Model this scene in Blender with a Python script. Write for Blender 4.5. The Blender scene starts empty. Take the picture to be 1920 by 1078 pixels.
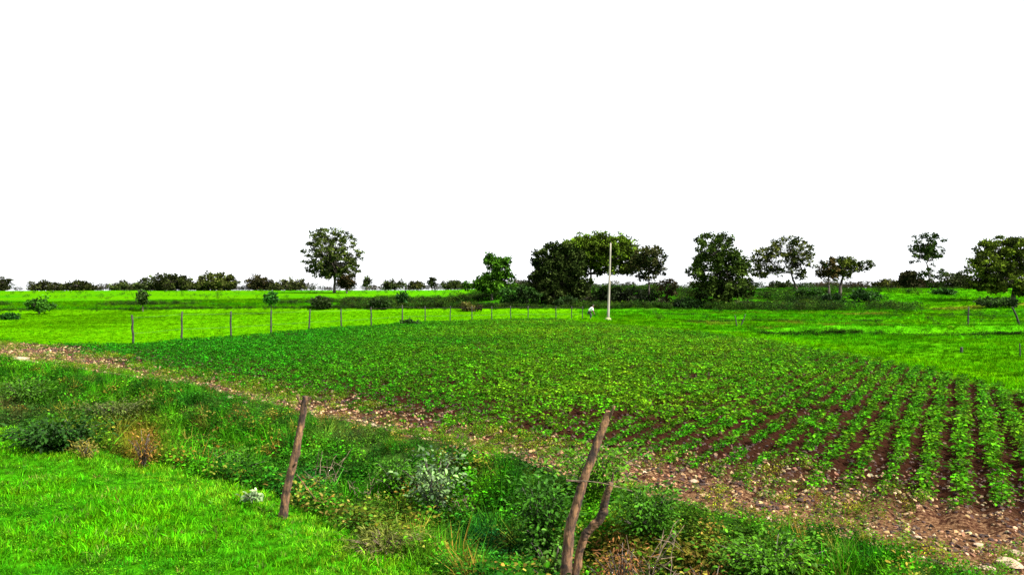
import bpy, math
import numpy as np
from mathutils import Vector
R = math.radians
rng = np.random.default_rng(7)
sc = bpy.context.scene
C = sc.collection

# ------------------------------------------------------------------ camera, light, exposure
EYE = 2.6; F = 1500.0
cam_d = bpy.data.cameras.new('camera'); cam = bpy.data.objects.new('camera', cam_d); C.objects.link(cam)
cam_d.sensor_width = 36; cam_d.lens = 36 * F / 1920; cam_d.clip_start = 0.05; cam_d.clip_end = 12000
cam.location = (0, 0, EYE); cam.rotation_euler = (R(90), 0, 0)
sc.camera = cam
SUN_EL, SUN_AZ = R(46), R(118)          # azimuth from +Y towards +X
w = bpy.data.worlds.new('World'); sc.world = w; w.use_nodes = True
nt = w.node_tree; bg = nt.nodes['Background']
sky = nt.nodes.new('ShaderNodeTexSky'); sky.sky_type = 'NISHITA'; sky.sun_disc = False
sky.sun_elevation = SUN_EL; sky.sun_rotation = SUN_AZ
mx = nt.nodes.new('ShaderNodeMix'); mx.data_type = 'RGBA'; mx.inputs[0].default_value = 0.88
nt.links.new(sky.outputs[0], mx.inputs[6]); mx.inputs[7].default_value = (4.5, 4.6, 4.8, 1)   # thin bright overcast
nt.links.new(mx.outputs[2], bg.inputs['Color']); bg.inputs['Strength'].default_value = 0.1
sd = bpy.data.lights.new('sun', 'SUN'); sun = bpy.data.objects.new('sun', sd); C.objects.link(sun)
sd.energy = 4.8; sd.angle = R(2.5); sd.color = (1, 0.965, 0.9)
d = Vector((math.sin(SUN_AZ) * math.cos(SUN_EL), math.cos(SUN_AZ) * math.cos(SUN_EL), math.sin(SUN_EL)))
sun.rotation_euler = d.to_track_quat('Z', 'Y').to_euler()
sc.view_settings.view_transform = 'Standard'; sc.view_settings.look = 'None'
sc.view_settings.gamma = 1; sc.view_settings.exposure = 1.65; sc.view_settings.use_curve_mapping = False

# ------------------------------------------------------------------ helpers
def tag(o, label=None, cat=None, group=None, kind=None):
    if label: o['label'] = label
    if cat: o['category'] = cat
    if group: o['group'] = group
    if kind: o['kind'] = kind
    return o

def mesh_tris(name, v, f, col=None, smooth=False):
    me = bpy.data.meshes.new(name)
    v = np.asarray(v, dtype=np.float32).reshape(-1, 3); f = np.asarray(f, dtype=np.int32)
    n, k = f.shape
    me.vertices.add(len(v)); me.vertices.foreach_set('co', v.ravel())
    me.loops.add(n * k); me.loops.foreach_set('vertex_index', f.ravel())
    me.polygons.add(n); me.polygons.foreach_set('loop_start', np.arange(0, n * k, k, dtype=np.int32))
    me.update(calc_edges=True)
    if col is not None:
        a = me.color_attributes.new('col', 'FLOAT_COLOR', 'POINT')
        c = np.ones((len(v), 4), dtype=np.float32); c[:, :3] = col
        a.data.foreach_set('color', c.ravel())
    if smooth: me.polygons.foreach_set('use_smooth', np.ones(n, dtype=bool))
    me.validate(); return me

def link(name, me, mat=None, parent=None):
    o = bpy.data.objects.new(name, me); C.objects.link(o)
    if mat and me is not None and not me.materials: me.materials.append(mat)
    if parent: o.parent = parent
    return o

def empty(name, loc):
    o = bpy.data.objects.new(name, None); C.objects.link(o); o.location = loc
    o.empty_display_size = 0.2
    return o

class MB:                                   # collects triangles
    def __init__(s): s.v = []; s.f = []; s.c = []; s.n = 0
    def add(s, v, f, c=(1, 1, 1)):
        v = np.asarray(v, float).reshape(-1, 3); f = np.asarray(f, int)
        s.v.append(v); s.f.append(f + s.n); s.n += len(v)
        s.c.append(np.broadcast_to(np.asarray(c, float), (len(v), 3)).copy())
    def mesh(s, name, smooth=False):
        return mesh_tris(name, np.concatenate(s.v), np.concatenate(s.f), np.concatenate(s.c), smooth)

def unit(a): return a / (np.linalg.norm(a, axis=-1, keepdims=True) + 1e-9)
def rdir(n, r=None): return unit((r or rng).normal(size=(n, 3)))

def leaves(pos, ax, nrm, L, W, hi=False):
    """folded leaf faces; pos, ax, nrm (N,3); L, W (N,)"""
    ax = unit(ax); side = unit(np.cross(ax, nrm)); up = np.cross(side, ax)
    L = np.asarray(L)[:, None]; W = np.asarray(W)[:, None]; N = len(pos)
    if not hi:
        v = np.stack([pos, pos + ax * L * .45 + side * W * .5 + up * W * .18, pos + ax * L - up * L * .1,
                      pos + ax * L * .45 - side * W * .5 + up * W * .18], 1)
        f = np.array([[0, 1, 2], [0, 2, 3]])
    else:
        v = np.stack([pos, pos + ax * L * .5, pos + ax * L - up * L * .16,
                      pos + ax * L * .22 + side * W * .42 + up * W * .12, pos + ax * L * .66 + side * W * .4 + up * W * .1,
                      pos + ax * L * .22 - side * W * .42 + up * W * .12, pos + ax * L * .66 - side * W * .4 + up * W * .1], 1)
        f = np.array([[0, 1, 3], [3, 1, 4], [4, 1, 2], [1, 0, 5], [1, 5, 6], [1, 6, 2]])
    k = v.shape[1]
    ff = (f[None] + (np.arange(N) * k)[:, None, None]).reshape(-1, 3)
    return v.reshape(-1, 3), ff

def tube(mb, pts, rad, sides=6, c=(1, 1, 1), cap=True, rough=0.0, r=None):
    r = r or rng
    pts = np.asarray(pts, float); n = len(pts); rad = np.broadcast_to(np.asarray(rad, float), (n,))
    t = unit(np.gradient(pts, axis=0)); ref = np.array([0.13, 0.99, 0.07])
    a = unit(np.cross(t, ref)); b = np.cross(t, a)
    th = np.arange(sides) / sides * 2 * np.pi
    k = rad[:, None] * (1 + (rough * r.normal(size=(n, sides)) if rough else 0))
    v = pts[:, None] + a[:, None] * (np.cos(th)[None, :, None] * k[..., None]) + b[:, None] * (np.sin(th)[None, :, None] * k[..., None])
    f = []
    for i in range(n - 1):
        for j in range(sides):
            q = i * sides + j; q2 = i * sides + (j + 1) % sides
            f += [[q, q2, q2 + sides], [q, q2 + sides, q + sides]]
    v = v.reshape(-1, 3)
    if cap:
        v = np.vstack([v, pts[-1] + t[-1] * rad[-1] * .35, pts[0]])
        e = (n - 1) * sides; m = n * sides
        f += [[e + j, e + (j + 1) % sides, m] for j in range(sides)] + [[(j + 1) % sides, j, m + 1] for j in range(sides)]
    mb.add(v, f, c)

def bez(a, b, c, n):
    t = np.linspace(0, 1, n)[:, None]
    return (1 - t) ** 2 * np.asarray(a) + 2 * t * (1 - t) * np.asarray(b) + t * t * np.asarray(c)

_lat = np.random.default_rng(3).random((256, 256))
def vnoise(x, y, s, o=0):
    x = np.asarray(x, float) / s + 37.3 * (o + 1); y = np.asarray(y, float) / s + 11.7 * (o + 1)
    xi = np.floor(x).astype(int); yi = np.floor(y).astype(int); fx = x - xi; fy = y - yi
    fx = fx * fx * (3 - 2 * fx); fy = fy * fy * (3 - 2 * fy)
    g = lambda i, j: _lat[i & 255, j & 255]
    return (g(xi, yi) * (1 - fx) + g(xi + 1, yi) * fx) * (1 - fy) + (g(xi, yi + 1) * (1 - fx) + g(xi + 1, yi + 1) * fx) * fy
def fbm(x, y, s, o=0, n=3):
    return sum(vnoise(x, y, s / 2 ** i, o + i) * .5 ** i for i in range(n)) / sum(.5 ** i for i in range(n))
def sst(a, b, x):
    t = np.clip((np.asarray(x, float) - a) / (b - a), 0, 1); return t * t * (3 - 2 * t)

# ------------------------------------------------------------------ the lie of the land (metres; field level z = 0)
FENCE = [(-16.8, 35.5), (-16.1, 39), (-14.6, 41.5), (-13.5, 44.8), (-12.2, 48), (-10.8, 50.6), (-9.4, 53.4), (-7.8, 57),
         (-6.4, 59), (-4.7, 60.5), (-3.1, 62), (-1.6, 63.2), (-0.1, 64.4), (1.3, 65), (3.6, 65.6), (4.9, 65.8), (5.8, 66)]
def acr(x, y): return 0.74 * x + 0.67 * y - 8.04          # distance across, 0 at the field's edge
def alg(x, y): return -0.67 * x + 0.74 * y                # distance along the verge
def edges(x, y):
    t = alg(x, y)
    se = -4.15 - 0.2 * np.clip(t - 9, 0, 20) + 0.35 * (fbm(x, y, 1.5, 5) - .5)
    sv = -0.55 - 0.15 * np.clip(t - 20, 0, 30) + 0.5 * (fbm(x, y, 1.2, 8) - .5)
    return se, sv
def yfar(x): return np.interp(x, [-60, -26, -22, -16.8] + [p[0] for p in FENCE[1:]] + [9, 30], [52, 39.5, 37, 35.7] + [p[1] for p in FENCE[1:]] + [64, 60])
def xright(y): return np.interp(y, [0, 19, 26, 37, 46, 54, 60, 66], [11.6, 12.2, 12.9, 12.1, 10.4, 7.0, 4.5, 3])
def bund_y(x): return np.interp(x, [-80, -50, -30, -10, 10, 22, 40], [74, 80, 86, 88, 88, 93, 99]) + 1.2 * (vnoise(x, 0 * x, 6, 4) - .5)
def crop0(x, y): return np.interp(x, [-20, -4, 1, 4, 6.5], [.2, .35, .7, 1.6, 2.3]) + 1.2 * (fbm(x, y, 1.6, 77) - .5)
def incrop(x, y): return (acr(x, y) > crop0(x, y) - .5) & (x < xright(y) + .5 * vnoise(x, y, 2)) & (y < yfar(x) - .3)

def height(x, y):
    x = np.asarray(x, float); y = np.asarray(y, float)
    s = acr(x, y); se, sv = edges(x, y)
    p = (s - se) / (sv - se)
    prof = np.interp(p, [-30, 0, .28, .55, .85, 1.0, 1.15], [1.0, .3, -.2, -.28, .16, .16, .0])
    prof = np.where(p < 0, .3 + np.clip(se - s, 0, 6) * .06, prof)
    z = prof * (1 - sst(40, 70, np.hypot(x, y)))
    z = z + np.where(p < 1, .12 * (fbm(x, y, .9, 2) - .5), 0)
    z = z + .035 * (fbm(x, y, .5, 9) - .5) * (np.hypot(x, y) < 60)
    inc = incrop(x, y)
    q = (x * .872 - y * .49) / .42                        # crop rows: ridge and furrow
    z = z + np.where(inc, .035 * np.cos(2 * np.pi * q), 0)
    # left bund and its weeds
    z = z + .35 * np.exp(-((y - bund_y(x)) / 1.6) ** 2) * (1 - sst(16, 24, x))
    # rise to the far plateau; steeper bank in the middle and right
    k = sst(-.10, 0.0, x / np.maximum(y, 1))
    rise_l = 1.75 * sst(92, 240, y); rise_r = 2.3 * sst(96, 132, y)
    z = z + np.where(y > 0, rise_l * (1 - k) + rise_r * k, 0)
    z = z + .25 * (fbm(x, y, 14, 6) - .5) * sst(70, 110, y)
    z = z + .22 * (fbm(x, y, 5, 3) - .5) * sst(13, 15, x) * sst(20, 40, y)
    # the bund and drain across the right meadow
    by = 44.5 + .02 * (x - 14) + .8 * (vnoise(x, 0 * x, 5, 7) - .5)
    z = z + (.42 * np.exp(-((y - by - .9) / .9) ** 2) - .28 * np.exp(-((y - by + .5) / .4) ** 2)) * sst(12.5, 16, x)
    z = z - np.clip(np.hypot(x, y) - 250, 0, 1e5) * .0058
    z = z + 1.0 * np.exp(-((x - 62) / 12) ** 2 - ((y - 96) / 12) ** 2)
    return z
def H(x, y): return float(height(np.array([x]), np.array([y]))[0])
def proj(x, y, z): return 960 + F * x / np.maximum(y, .1), 540 + F * (EYE - z) / np.maximum(y, .1)
def at(px, py, Y): return np.array([(px - 960) / F * Y, Y, EYE - (py - 540) / F * Y])
def onground(px, py):
    """the ground point seen in that direction"""
    ys = np.geomspace(2, 900, 3000); xs = (px - 960) / F * ys
    hit = np.argmax(height(xs, ys) >= EYE - (py - 540) / F * ys)
    return xs[hit], ys[hit]

# ------------------------------------------------------------------ materials
def nodes(name):
    m = bpy.data.materials.new(name); m.use_nodes = True
    return m, m.node_tree, m.node_tree.nodes['Principled BSDF']
def N(t, kind, **kw):
    n = t.nodes.new(kind)
    for k, v in kw.items(): setattr(n, k, v)
    return n
def mixc(t, a, b, fac, mode='MIX'):
    m = N(t, 'ShaderNodeMix', data_type='RGBA', blend_type=mode)
    for s, v in ((6, a), (7, b), (0, fac)):
        if hasattr(v, 'links'): t.links.new(v, m.inputs[s])
        else: m.inputs[s].default_value = v if s == 0 else (*v, 1)
    return m.outputs[2]
def ramp(t, src, stops):
    r = N(t, 'ShaderNodeValToRGB'); t.links.new(src, r.inputs[0]); e = r.color_ramp.elements
    while len(e) < len(stops): e.new(.5)
    for q, (p, c) in zip(e, stops): q.position = p; q.color = (*c, 1) if hasattr(c, '__len__') else (c, c, c, 1)
    return r.outputs[0]
def noise(t, scale, detail=3, rough=.6, coord='Object'):
    tc = N(t, 'ShaderNodeTexCoord'); n = N(t, 'ShaderNodeTexNoise'); t.links.new(tc.outputs[coord], n.inputs['Vector'])
    n.inputs['Scale'].default_value = scale; n.inputs['Detail'].default_value = detail; n.inputs['Roughness'].default_value = rough
    return n.outputs['Fac']

def leaf_mat(name, rough=.45, trans=.3, attr='col', inst=False, lo=.55, hi=1.5, spec=.35):
    m, t, b = nodes(name)
    a = N(t, 'ShaderNodeAttribute'); a.attribute_name = attr
    if inst: a.attribute_type = 'INSTANCER'
    g = N(t, 'ShaderNodeNewGeometry')
    br = ramp(t, g.outputs['Random Per Island'], [(0, lo), (.75, 1.0), (1, hi)])
    col = mixc(t, a.outputs['Color'], br, 1.0, 'MULTIPLY')
    if inst:
        oi = N(t, 'ShaderNodeObjectInfo')
        col = mixc(t, col, ramp(t, oi.outputs['Random'], [(0, (1.15, .85, .9)), (.5, (1, 1, 1)), (1, (.85, 1.2, 1.0))]), 1.0, 'MULTIPLY')
    t.links.new(col, b.inputs['Base Color']); b.inputs['Roughness'].default_value = rough
    b.inputs['Specular IOR Level'].default_value = spec
    tr = N(t, 'ShaderNodeBsdfTranslucent'); t.links.new(col, tr.inputs['Color'])
    ms = N(t, 'ShaderNodeMixShader'); ms.inputs[0].default_value = trans
    out = t.nodes['Material Output']
    t.links.new(b.outputs[0], ms.inputs[1]); t.links.new(tr.outputs[0], ms.inputs[2]); t.links.new(ms.outputs[0], out.inputs['Surface'])
    return m
M_LEAF = leaf_mat('tree_leaf', .8, .12, spec=.0, lo=.35, hi=1.7)
M_SHRUB = leaf_mat('shrub_leaf', .6, .3, spec=.08)
M_PALE = leaf_mat('pale_leaf', .55, .15, lo=.4, hi=1.7, spec=.25)
M_INST = leaf_mat('field_leaf', .6, .3, attr='tint', inst=True, lo=.22, hi=2.1, spec=.02)
M_GRASS = leaf_mat('grass_blade', .6, .4, attr='tint', inst=True, lo=.28, hi=2.0, spec=.0)

def bark_mat(name, dark, light, scale=14):
    m, t, b = nodes(name)
    tc = N(t, 'ShaderNodeTexCoord'); mp = N(t, 'ShaderNodeMapping'); mp.inputs['Scale'].default_value = (scale, scale, scale * .22)
    n = N(t, 'ShaderNodeTexNoise'); n.inputs['Scale'].default_value = 1; n.inputs['Detail'].default_value = 6; n.inputs['Roughness'].default_value = .7
    t.links.new(tc.outputs['Object'], mp.inputs[0]); t.links.new(mp.outputs[0], n.inputs['Vector'])
    c1 = ramp(t, n.outputs['Fac'], [(.38, dark), (.52, tuple((a + c) / 2 for a, c in zip(dark, light))), (.62, light)])
    p = noise(t, scale * .35, 3)
    col = mixc(t, c1, tuple(a * .35 for a in dark), ramp(t, p, [(.48, 0), (.60, .85)]))
    t.links.new(col, b.inputs['Base Color']); b.inputs['Roughness'].default_value = .9
    bp = N(t, 'ShaderNodeBump'); bp.inputs['Strength'].default_value = .8; bp.inputs['Distance'].default_value = .02
    t.links.new(n.outputs['Fac'], bp.inputs['Height']); t.links.new(bp.outputs[0], b.inputs['Normal'])
    return m
M_BARK = bark_mat('tree_bark', (.035, .026, .02), (.11, .085, .065), 5)
M_POST = bark_mat('old_branch_bark', (.022, .010, .006), (.24, .12, .05), 22)
M_TWIG = bark_mat('dry_twig', (.06, .04, .02), (.22, .15, .09), 30)
M_STAKE = bark_mat('dark_stake_wood', (.012, .010, .008), (.035, .03, .022), 12)

def plain(name, c, rough=.7, var=.25, scale=12, metal=0):
    m, t, b = nodes(name); n = noise(t, scale, 4)
    t.links.new(mixc(t, tuple(a * (1 - var) for a in c), tuple(min(1, a * (1 + var)) for a in c), n), b.inputs['Base Color'])
    b.inputs['Roughness'].default_value = rough; b.inputs['Metallic'].default_value = metal
    return m

def ground_mat():
    m, t, b = nodes('ground_cover')
    a = N(t, 'ShaderNodeAttribute'); a.attribute_name = 'col'
    s = N(t, 'ShaderNodeAttribute'); s.attribute_name = 'soil'
    f1 = noise(t, 9, 6, .7); f2 = noise(t, .9, 4, .6); f3 = noise(t, 17, 5, .75)
    g = mixc(t, a.outputs['Color'], ramp(t, f1, [(.32, .3), (.5, 1), (.68, 1.9)]), 1.0, 'MULTIPLY')
    g = mixc(t, g, ramp(t, f2, [(.3, (.8, .8, .8)), (.7, (1.25, 1.15, 1.1))]), 1.0, 'MULTIPLY')
    soil = mixc(t, ramp(t, f3, [(.38, (.016, .006, .004)), (.48, (.06, .024, .014)), (.57, (.20, .11, .055)), (.70, (.36, .23, .12))]), a.outputs['Color'], .35)
    t.links.new(mixc(t, g, soil, s.outputs['Fac']), b.inputs['Base Color'])
    b.inputs['Roughness'].default_value = 1; b.inputs['Specular IOR Level'].default_value = 0
    bp = N(t, 'ShaderNodeBump'); bp.inputs['Strength'].default_value = 1; bp.inputs['Distance'].default_value = .06
    t.links.new(f1, bp.inputs['Height']); bp2 = N(t, 'ShaderNodeBump'); bp2.inputs['Strength'].default_value = .8; bp2.inputs['Distance'].default_value = .025
    t.links.new(f3, bp2.inputs['Height']); t.links.new(bp.outputs[0], bp2.inputs['Normal']); t.links.new(bp2.outputs[0], b.inputs['Normal'])
    return m
M_GROUND = ground_mat()

# ------------------------------------------------------------------ ground (split by what covers it, one continuous relief)
LIME = np.array([.056, .195, .0006]); GREEN = np.array([.035, .19, .0015]); DEEP = np.array([.014, .085, .002])
def lerp(a, b, t): t = np.asarray(t)[..., None]; return np.asarray(a) * (1 - t) + np.asarray(b) * t
def zone(x, y):
    se, sv = edges(x, y); s = acr(x, y)
    z = np.full(x.shape, 4)                                  # meadow
    z[(y > yfar(x)) & (y < bund_y(x)) & (x < 7) & (s > 0)] = 3   # bright paddy
    z[incrop(x, y)] = 2
    z[(s < sv) & (np.hypot(x, y) < 90)] = 1
    z[(s < se) & (np.hypot(x, y) < 90)] = 0
    z[(s >= sv) & (s <= crop0(x, y) - .5) & (np.hypot(x, y) < 60)] = 5         # bare strip
    return z
def cover(x, y):
    """base colour of the ground cover, and how much bare soil"""
    zn = zone(x, y); n = fbm(x, y, 7, 11); n2 = fbm(x, y, 1.6, 14)
    col = np.zeros(x.shape + (3,)); soil = np.zeros(x.shape)
    col[:] = lerp(GREEN * .95, LIME * .9, np.clip(n * 1.6 - .4, 0, 1))
    col = np.where((zn == 0)[..., None], lerp(DEEP, GREEN, .6 + 0 * x), col)
    col = np.where((zn == 1)[..., None], lerp([.03, .025, .012], DEEP, n2), col)
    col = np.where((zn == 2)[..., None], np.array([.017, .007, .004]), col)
    col = np.where((zn == 3)[..., None], lerp(LIME * .62, LIME * 1.05, np.clip(n * 3 - .9 + 1.2 * sst(-24, -20, x), 0, 1)), col)
    col = np.where((zn == 5)[..., None], np.array([.10, .055, .024]), col)
    s = acr(x, y)
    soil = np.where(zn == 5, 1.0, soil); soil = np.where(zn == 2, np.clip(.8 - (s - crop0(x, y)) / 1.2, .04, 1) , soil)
    far = sst(88, 94, y) * sst(-.17, -.25, x / np.maximum(y, 1) + .06 * (n - .5))
    col = lerp(col, lerp(LIME * .85, GREEN * .8, np.clip(fbm(x * .4, y * 2.0, 16, 21) * 4.2 - 1.7, 0, 1)), far)
    # brown patches of the right-hand meadow and on the bank
    br = sst(.50, .66, fbm(x, y, 3.2, 31)) * sst(.42, .55, fbm(x, y, 14, 35)) * (x > 12) * (y > 46) * (y < 92)
    col = lerp(col, [.12, .085, .012], .65 * br)
    col = lerp(col, LIME * 1.1, .85 * np.exp(-((x - xright(y) - 1.3) / 1.3) ** 2) * (y < 64) * (x > xright(y)))
    ter = np.sin((y + .35 * x + 3 * vnoise(x, y, 9, 37)) * 1.35) * (x > 10) * (y > 46) * (y < 92)
    col = col * (1 + .35 * ter)[..., None]
    bank = (y > 88) & (y < 140) & (x / np.maximum(y, 1) > -.2) & (x / np.maximum(y, 1) < .45)
    col = np.where(bank[..., None], lerp([.02, .045, .004], GREEN * .9, np.clip(n2 * 2.2 - .6, 0, 1)), col)
    return zn, col, soil

ang = np.concatenate([np.linspace(-180, -56, 25)[:-1], np.linspace(-56, 48, 470), np.linspace(48, 180, 25)[1:]])
rad = np.concatenate([[.3, 1, 2], np.geomspace(2.6, 140, 330), np.geomspace(144, 6000, 60)])
A, Rr = np.meshgrid(np.radians(ang), rad); GX = Rr * np.sin(A); GY = Rr * np.cos(A); GZ = height(GX, GY)
zn, gc, gs = cover(GX, GY)
nr, na = GX.shape; idx = np.arange(nr * na).reshape(nr, na)
quads = np.stack([idx[:-1, :-1], idx[:-1, 1:], idx[1:, 1:], idx[1:, :-1]], -1).reshape(-1, 4)[:, ::-1]
V = np.stack([GX, GY, GZ], -1).reshape(-1, 3); ZQ = zn.reshape(-1)[quads].max(1)
# a cap under the camera
names = {0: 'grass_verge', 1: 'ditch_ground', 2: 'crop_field_soil', 3: 'paddy_field', 4: 'meadow', 5: 'bare_soil_strip'}
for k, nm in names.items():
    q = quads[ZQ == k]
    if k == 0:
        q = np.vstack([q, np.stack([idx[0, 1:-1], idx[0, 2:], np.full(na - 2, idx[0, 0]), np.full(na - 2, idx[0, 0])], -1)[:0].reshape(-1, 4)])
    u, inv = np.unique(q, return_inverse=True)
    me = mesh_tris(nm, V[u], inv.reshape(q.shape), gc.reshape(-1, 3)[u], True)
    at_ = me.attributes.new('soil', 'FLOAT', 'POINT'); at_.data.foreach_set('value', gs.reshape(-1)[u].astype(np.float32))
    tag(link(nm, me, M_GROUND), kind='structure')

# ------------------------------------------------------------------ scattered cover (uncountable): points + geometry nodes
def template_col(name, meshes):
    c = bpy.data.collections.new(name)
    for i, me in enumerate(meshes):
        o = bpy.data.objects.new('%s_%02d' % (name, i), me); c.objects.link(o)
    return c
def scatter(name, label, cat, P, rotz, scl, tint, tmpl, tilt=.15):
    n = len(P); me = bpy.data.meshes.new(name)
    me.vertices.add(n); me.vertices.foreach_set('co', np.asarray(P, np.float32).ravel())
    rot = np.stack([rng.normal(0, tilt, n), rng.normal(0, tilt, n), rotz], 1)
    a = me.attributes.new('rot', 'FLOAT_VECTOR', 'POINT'); a.data.foreach_set('vector', rot.astype(np.float32).ravel())
    scl = np.asarray(scl); scl = np.repeat(scl[:, None], 3, 1) if scl.ndim == 1 else scl
    a = me.attributes.new('scl', 'FLOAT_VECTOR', 'POINT'); a.data.foreach_set('vector', scl.astype(np.float32).ravel())
    a = me.attributes.new('tint', 'FLOAT_VECTOR', 'POINT'); a.data.foreach_set('vector', np.asarray(tint, np.float32).ravel())
    a = me.attributes.new('pick', 'INT', 'POINT'); a.data.foreach_set('value', rng.integers(0, len(tmpl.objects), n).astype(np.int32))
    o = link(name, me); tag(o, label, cat, kind='stuff')
    g = bpy.data.node_groups.new(name + '_nodes', 'GeometryNodeTree')
    g.interface.new_socket('Geometry', in_out='INPUT', socket_type='NodeSocketGeometry')
    g.interface.new_socket('Geometry', in_out='OUTPUT', socket_type='NodeSocketGeometry')
    gi = g.nodes.new('NodeGroupInput'); go = g.nodes.new('NodeGroupOutput')
    ci = g.nodes.new('GeometryNodeCollectionInfo'); ci.inputs[0].default_value = tmpl
    ci.inputs['Separate Children'].default_value = True; ci.inputs['Reset Children'].default_value = True
    ip = g.nodes.new('GeometryNodeInstanceOnPoints'); ip.inputs['Pick Instance'].default_value = True
    def att(nm, ty):
        q = g.nodes.new('GeometryNodeInputNamedAttribute'); q.data_type = ty; q.inputs[0].default_value = nm
        return q.outputs['Attribute']
    e2r = g.nodes.new('FunctionNodeEulerToRotation')
    g.links.new(gi.outputs[0], ip.inputs['Points']); g.links.new(ci.outputs[0], ip.inputs['Instance'])
    g.links.new(att('pick', 'INT'), ip.inputs['Instance Index']); g.links.new(att('rot', 'FLOAT_VECTOR'), e2r.inputs[0])
    g.links.new(e2r.outputs[0], ip.inputs['Rotation']); g.links.new(att('scl', 'FLOAT_VECTOR'), ip.inputs['Scale'])
    g.links.new(ip.outputs[0], go.inputs[0])
    md = o.modifiers.new('scatter', 'NODES'); md.node_group = g
    return o

def tuft_mesh(n, h, spread, width, lean=.5, r=None):
    mb = MB()
    for i in range(n):
        a = rng.uniform(0, 6.28); rr = spread * rng.random() ** .5
        b = np.array([rr * math.cos(a), rr * math.sin(a), 0]); a2 = a + rng.normal(0, .8)
        o = np.array([math.cos(a2), math.sin(a2), 0]); hh = h * rng.uniform(.45, 1.1); l = lean * rng.uniform(.1, 1.2)
        sd = np.array([-o[1], o[0], 0]) * width * rng.uniform(.6, 1.3)
        p0 = b; p1 = b + np.array([0, 0, hh * .5]) + o * hh * l * .3; p2 = b + np.array([0, 0, hh * (1 - .25 * l)]) + o * hh * l
        mb.add([p0 - sd * .5, p0 + sd * .5, p1 - sd * .45, p1 + sd * .45, p2], [[0, 1, 3], [0, 3, 2], [2, 3, 4]])
    me = mb.mesh('grass_tuft'); me.materials.append(M_GRASS); return me
def plant_mesh(n, h, w, L, mat, droop=0.0, ratio=.7, hi=True, flat=.8):
    """leafy low plant: n leaves round a few stems"""
    p = rng.normal(size=(n, 3)) * [w * .27, w * .27, 0]; zz = h * rng.uniform(.25, 1, n) ** .8
    p[:, 2] = zz * (1 - .35 * np.clip(np.hypot(p[:, 0], p[:, 1]) / w, 0, 1))
    out = unit(np.stack([p[:, 0], p[:, 1], 0 * zz], 1) + rng.normal(size=(n, 3)) * [.03, .03, 0])
    ax = out + np.stack([0 * zz, 0 * zz, rng.normal(.05 - droop, .35, n)], 1)
    nm = unit(np.stack([rng.normal(0, 1 - flat, n), rng.normal(0, 1 - flat, n), np.ones(n)], 1))
    l = L * rng.uniform(.65, 1.25, n)
    mb = MB(); v, f = leaves(p, ax, nm, l, l * ratio, hi); mb.add(v, f)
    for i in range(0, n, 1 if n < 40 else 3):
        q = p[i]; b = np.array([q[0] * .12, q[1] * .12, -.02]); sd = np.array([.003, .002, 0])
        mb.add([b - sd, b + sd, q], [[0, 1, 2]])
    me = mb.mesh('leafy_plant'); me.materials.append(mat); return me

T_LAWN = template_col('lawn_tuft', [tuft_mesh(16, .10, .07, .009, .9) for _ in range(5)])
T_GRASS = template_col('field_tuft', [tuft_mesh(22, .30, .16, .014, .7) for _ in range(5)])
T_TALL = template_col('tall_tuft', [tuft_mesh(34, .55, .10, .010, .7) for _ in range(5)])
T_CROP = template_col('crop_template', [plant_mesh(28, .145, .235, .066, M_INST, .05, .82) for _ in range(6)])
T_WEED = template_col('weed_template', [plant_mesh(46, .34, .34, .055, M_INST, .0, .6, True, .6) for _ in range(6)])
T_SCRUB = template_col('scrub_template', [plant_mesh(90, .8, .8, .12, M_INST, .0, .6, False, .4) for _ in range(5)])

def polar(n, r0, r1, a0=-46, a1=42, k=1.0):
    u = rng.random(n); e = k + 1
    r = (r0 ** e + u * (r1 ** e - r0 ** e)) ** (1 / e) if abs(e) > 1e-6 else r0 * (r1 / r0) ** u
    a = np.radians(rng.uniform(a0, a1, n)); return r * np.sin(a), r * np.cos(a)
def jit(c, n, s=.15):
    c = np.broadcast_to(np.asarray(c, float), (n, 3)); return np.clip(c * (1 + rng.normal(0, s, (n, 1))) * (1 + rng.normal(0, s * .5, (n, 3))), 0, 1)
def P3(x, y, dz=0): return np.stack([x, y, height(x, y) + dz], 1)

# mown grass of the verge
x, y = polar(90000, 4.2, 26, -50, 25, .35); z_ = zone(x, y); m = (z_ == 0); x, y = x[m], y[m]; n = len(x)
cl = fbm(x, y, .8, 41); ed_ = np.exp(-((acr(x, y) - edges(x, y)[0] + .35) / .4) ** 2) * (rng.random(n) < .6)
t_ = lerp(DEEP * 1.5, [.06, .24, .002], np.clip(cl * 1.9 - .45, 0, 1)); t_ = lerp(t_, [.14, .30, .01], .7 * ed_); t_ = lerp(t_, [.16, .14, .04], .6 * (rng.random(n) < .05))
scatter('verge_grass', 'short bright green grass covering the roadside verge at lower left', 'grass', P3(x, y, -.01), rng.uniform(0, 6.28, n),
        np.clip(.25 + .9 * cl, .3, 1.1) * rng.uniform(.6, 1.25, n), jit(t_, n, .3), T_LAWN, .25)
x, y = polar(26000, 4.2, 26, -50, 25, .35); m = (zone(x, y) == 0) & (fbm(x, y, .6, 43) > .42); x, y = x[m], y[m]; n = len(x)
scatter('verge_clover', 'small round-leaved clover and herbs mixed through the verge grass', 'ground cover', P3(x, y, -.015), rng.uniform(0, 6.28, n),
        rng.uniform(.14, .30, n), jit(lerp([.03, .16, .003], [.11, .30, .004], rng.random(n) ** 1.5), n, .25), T_WEED, .2)

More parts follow.
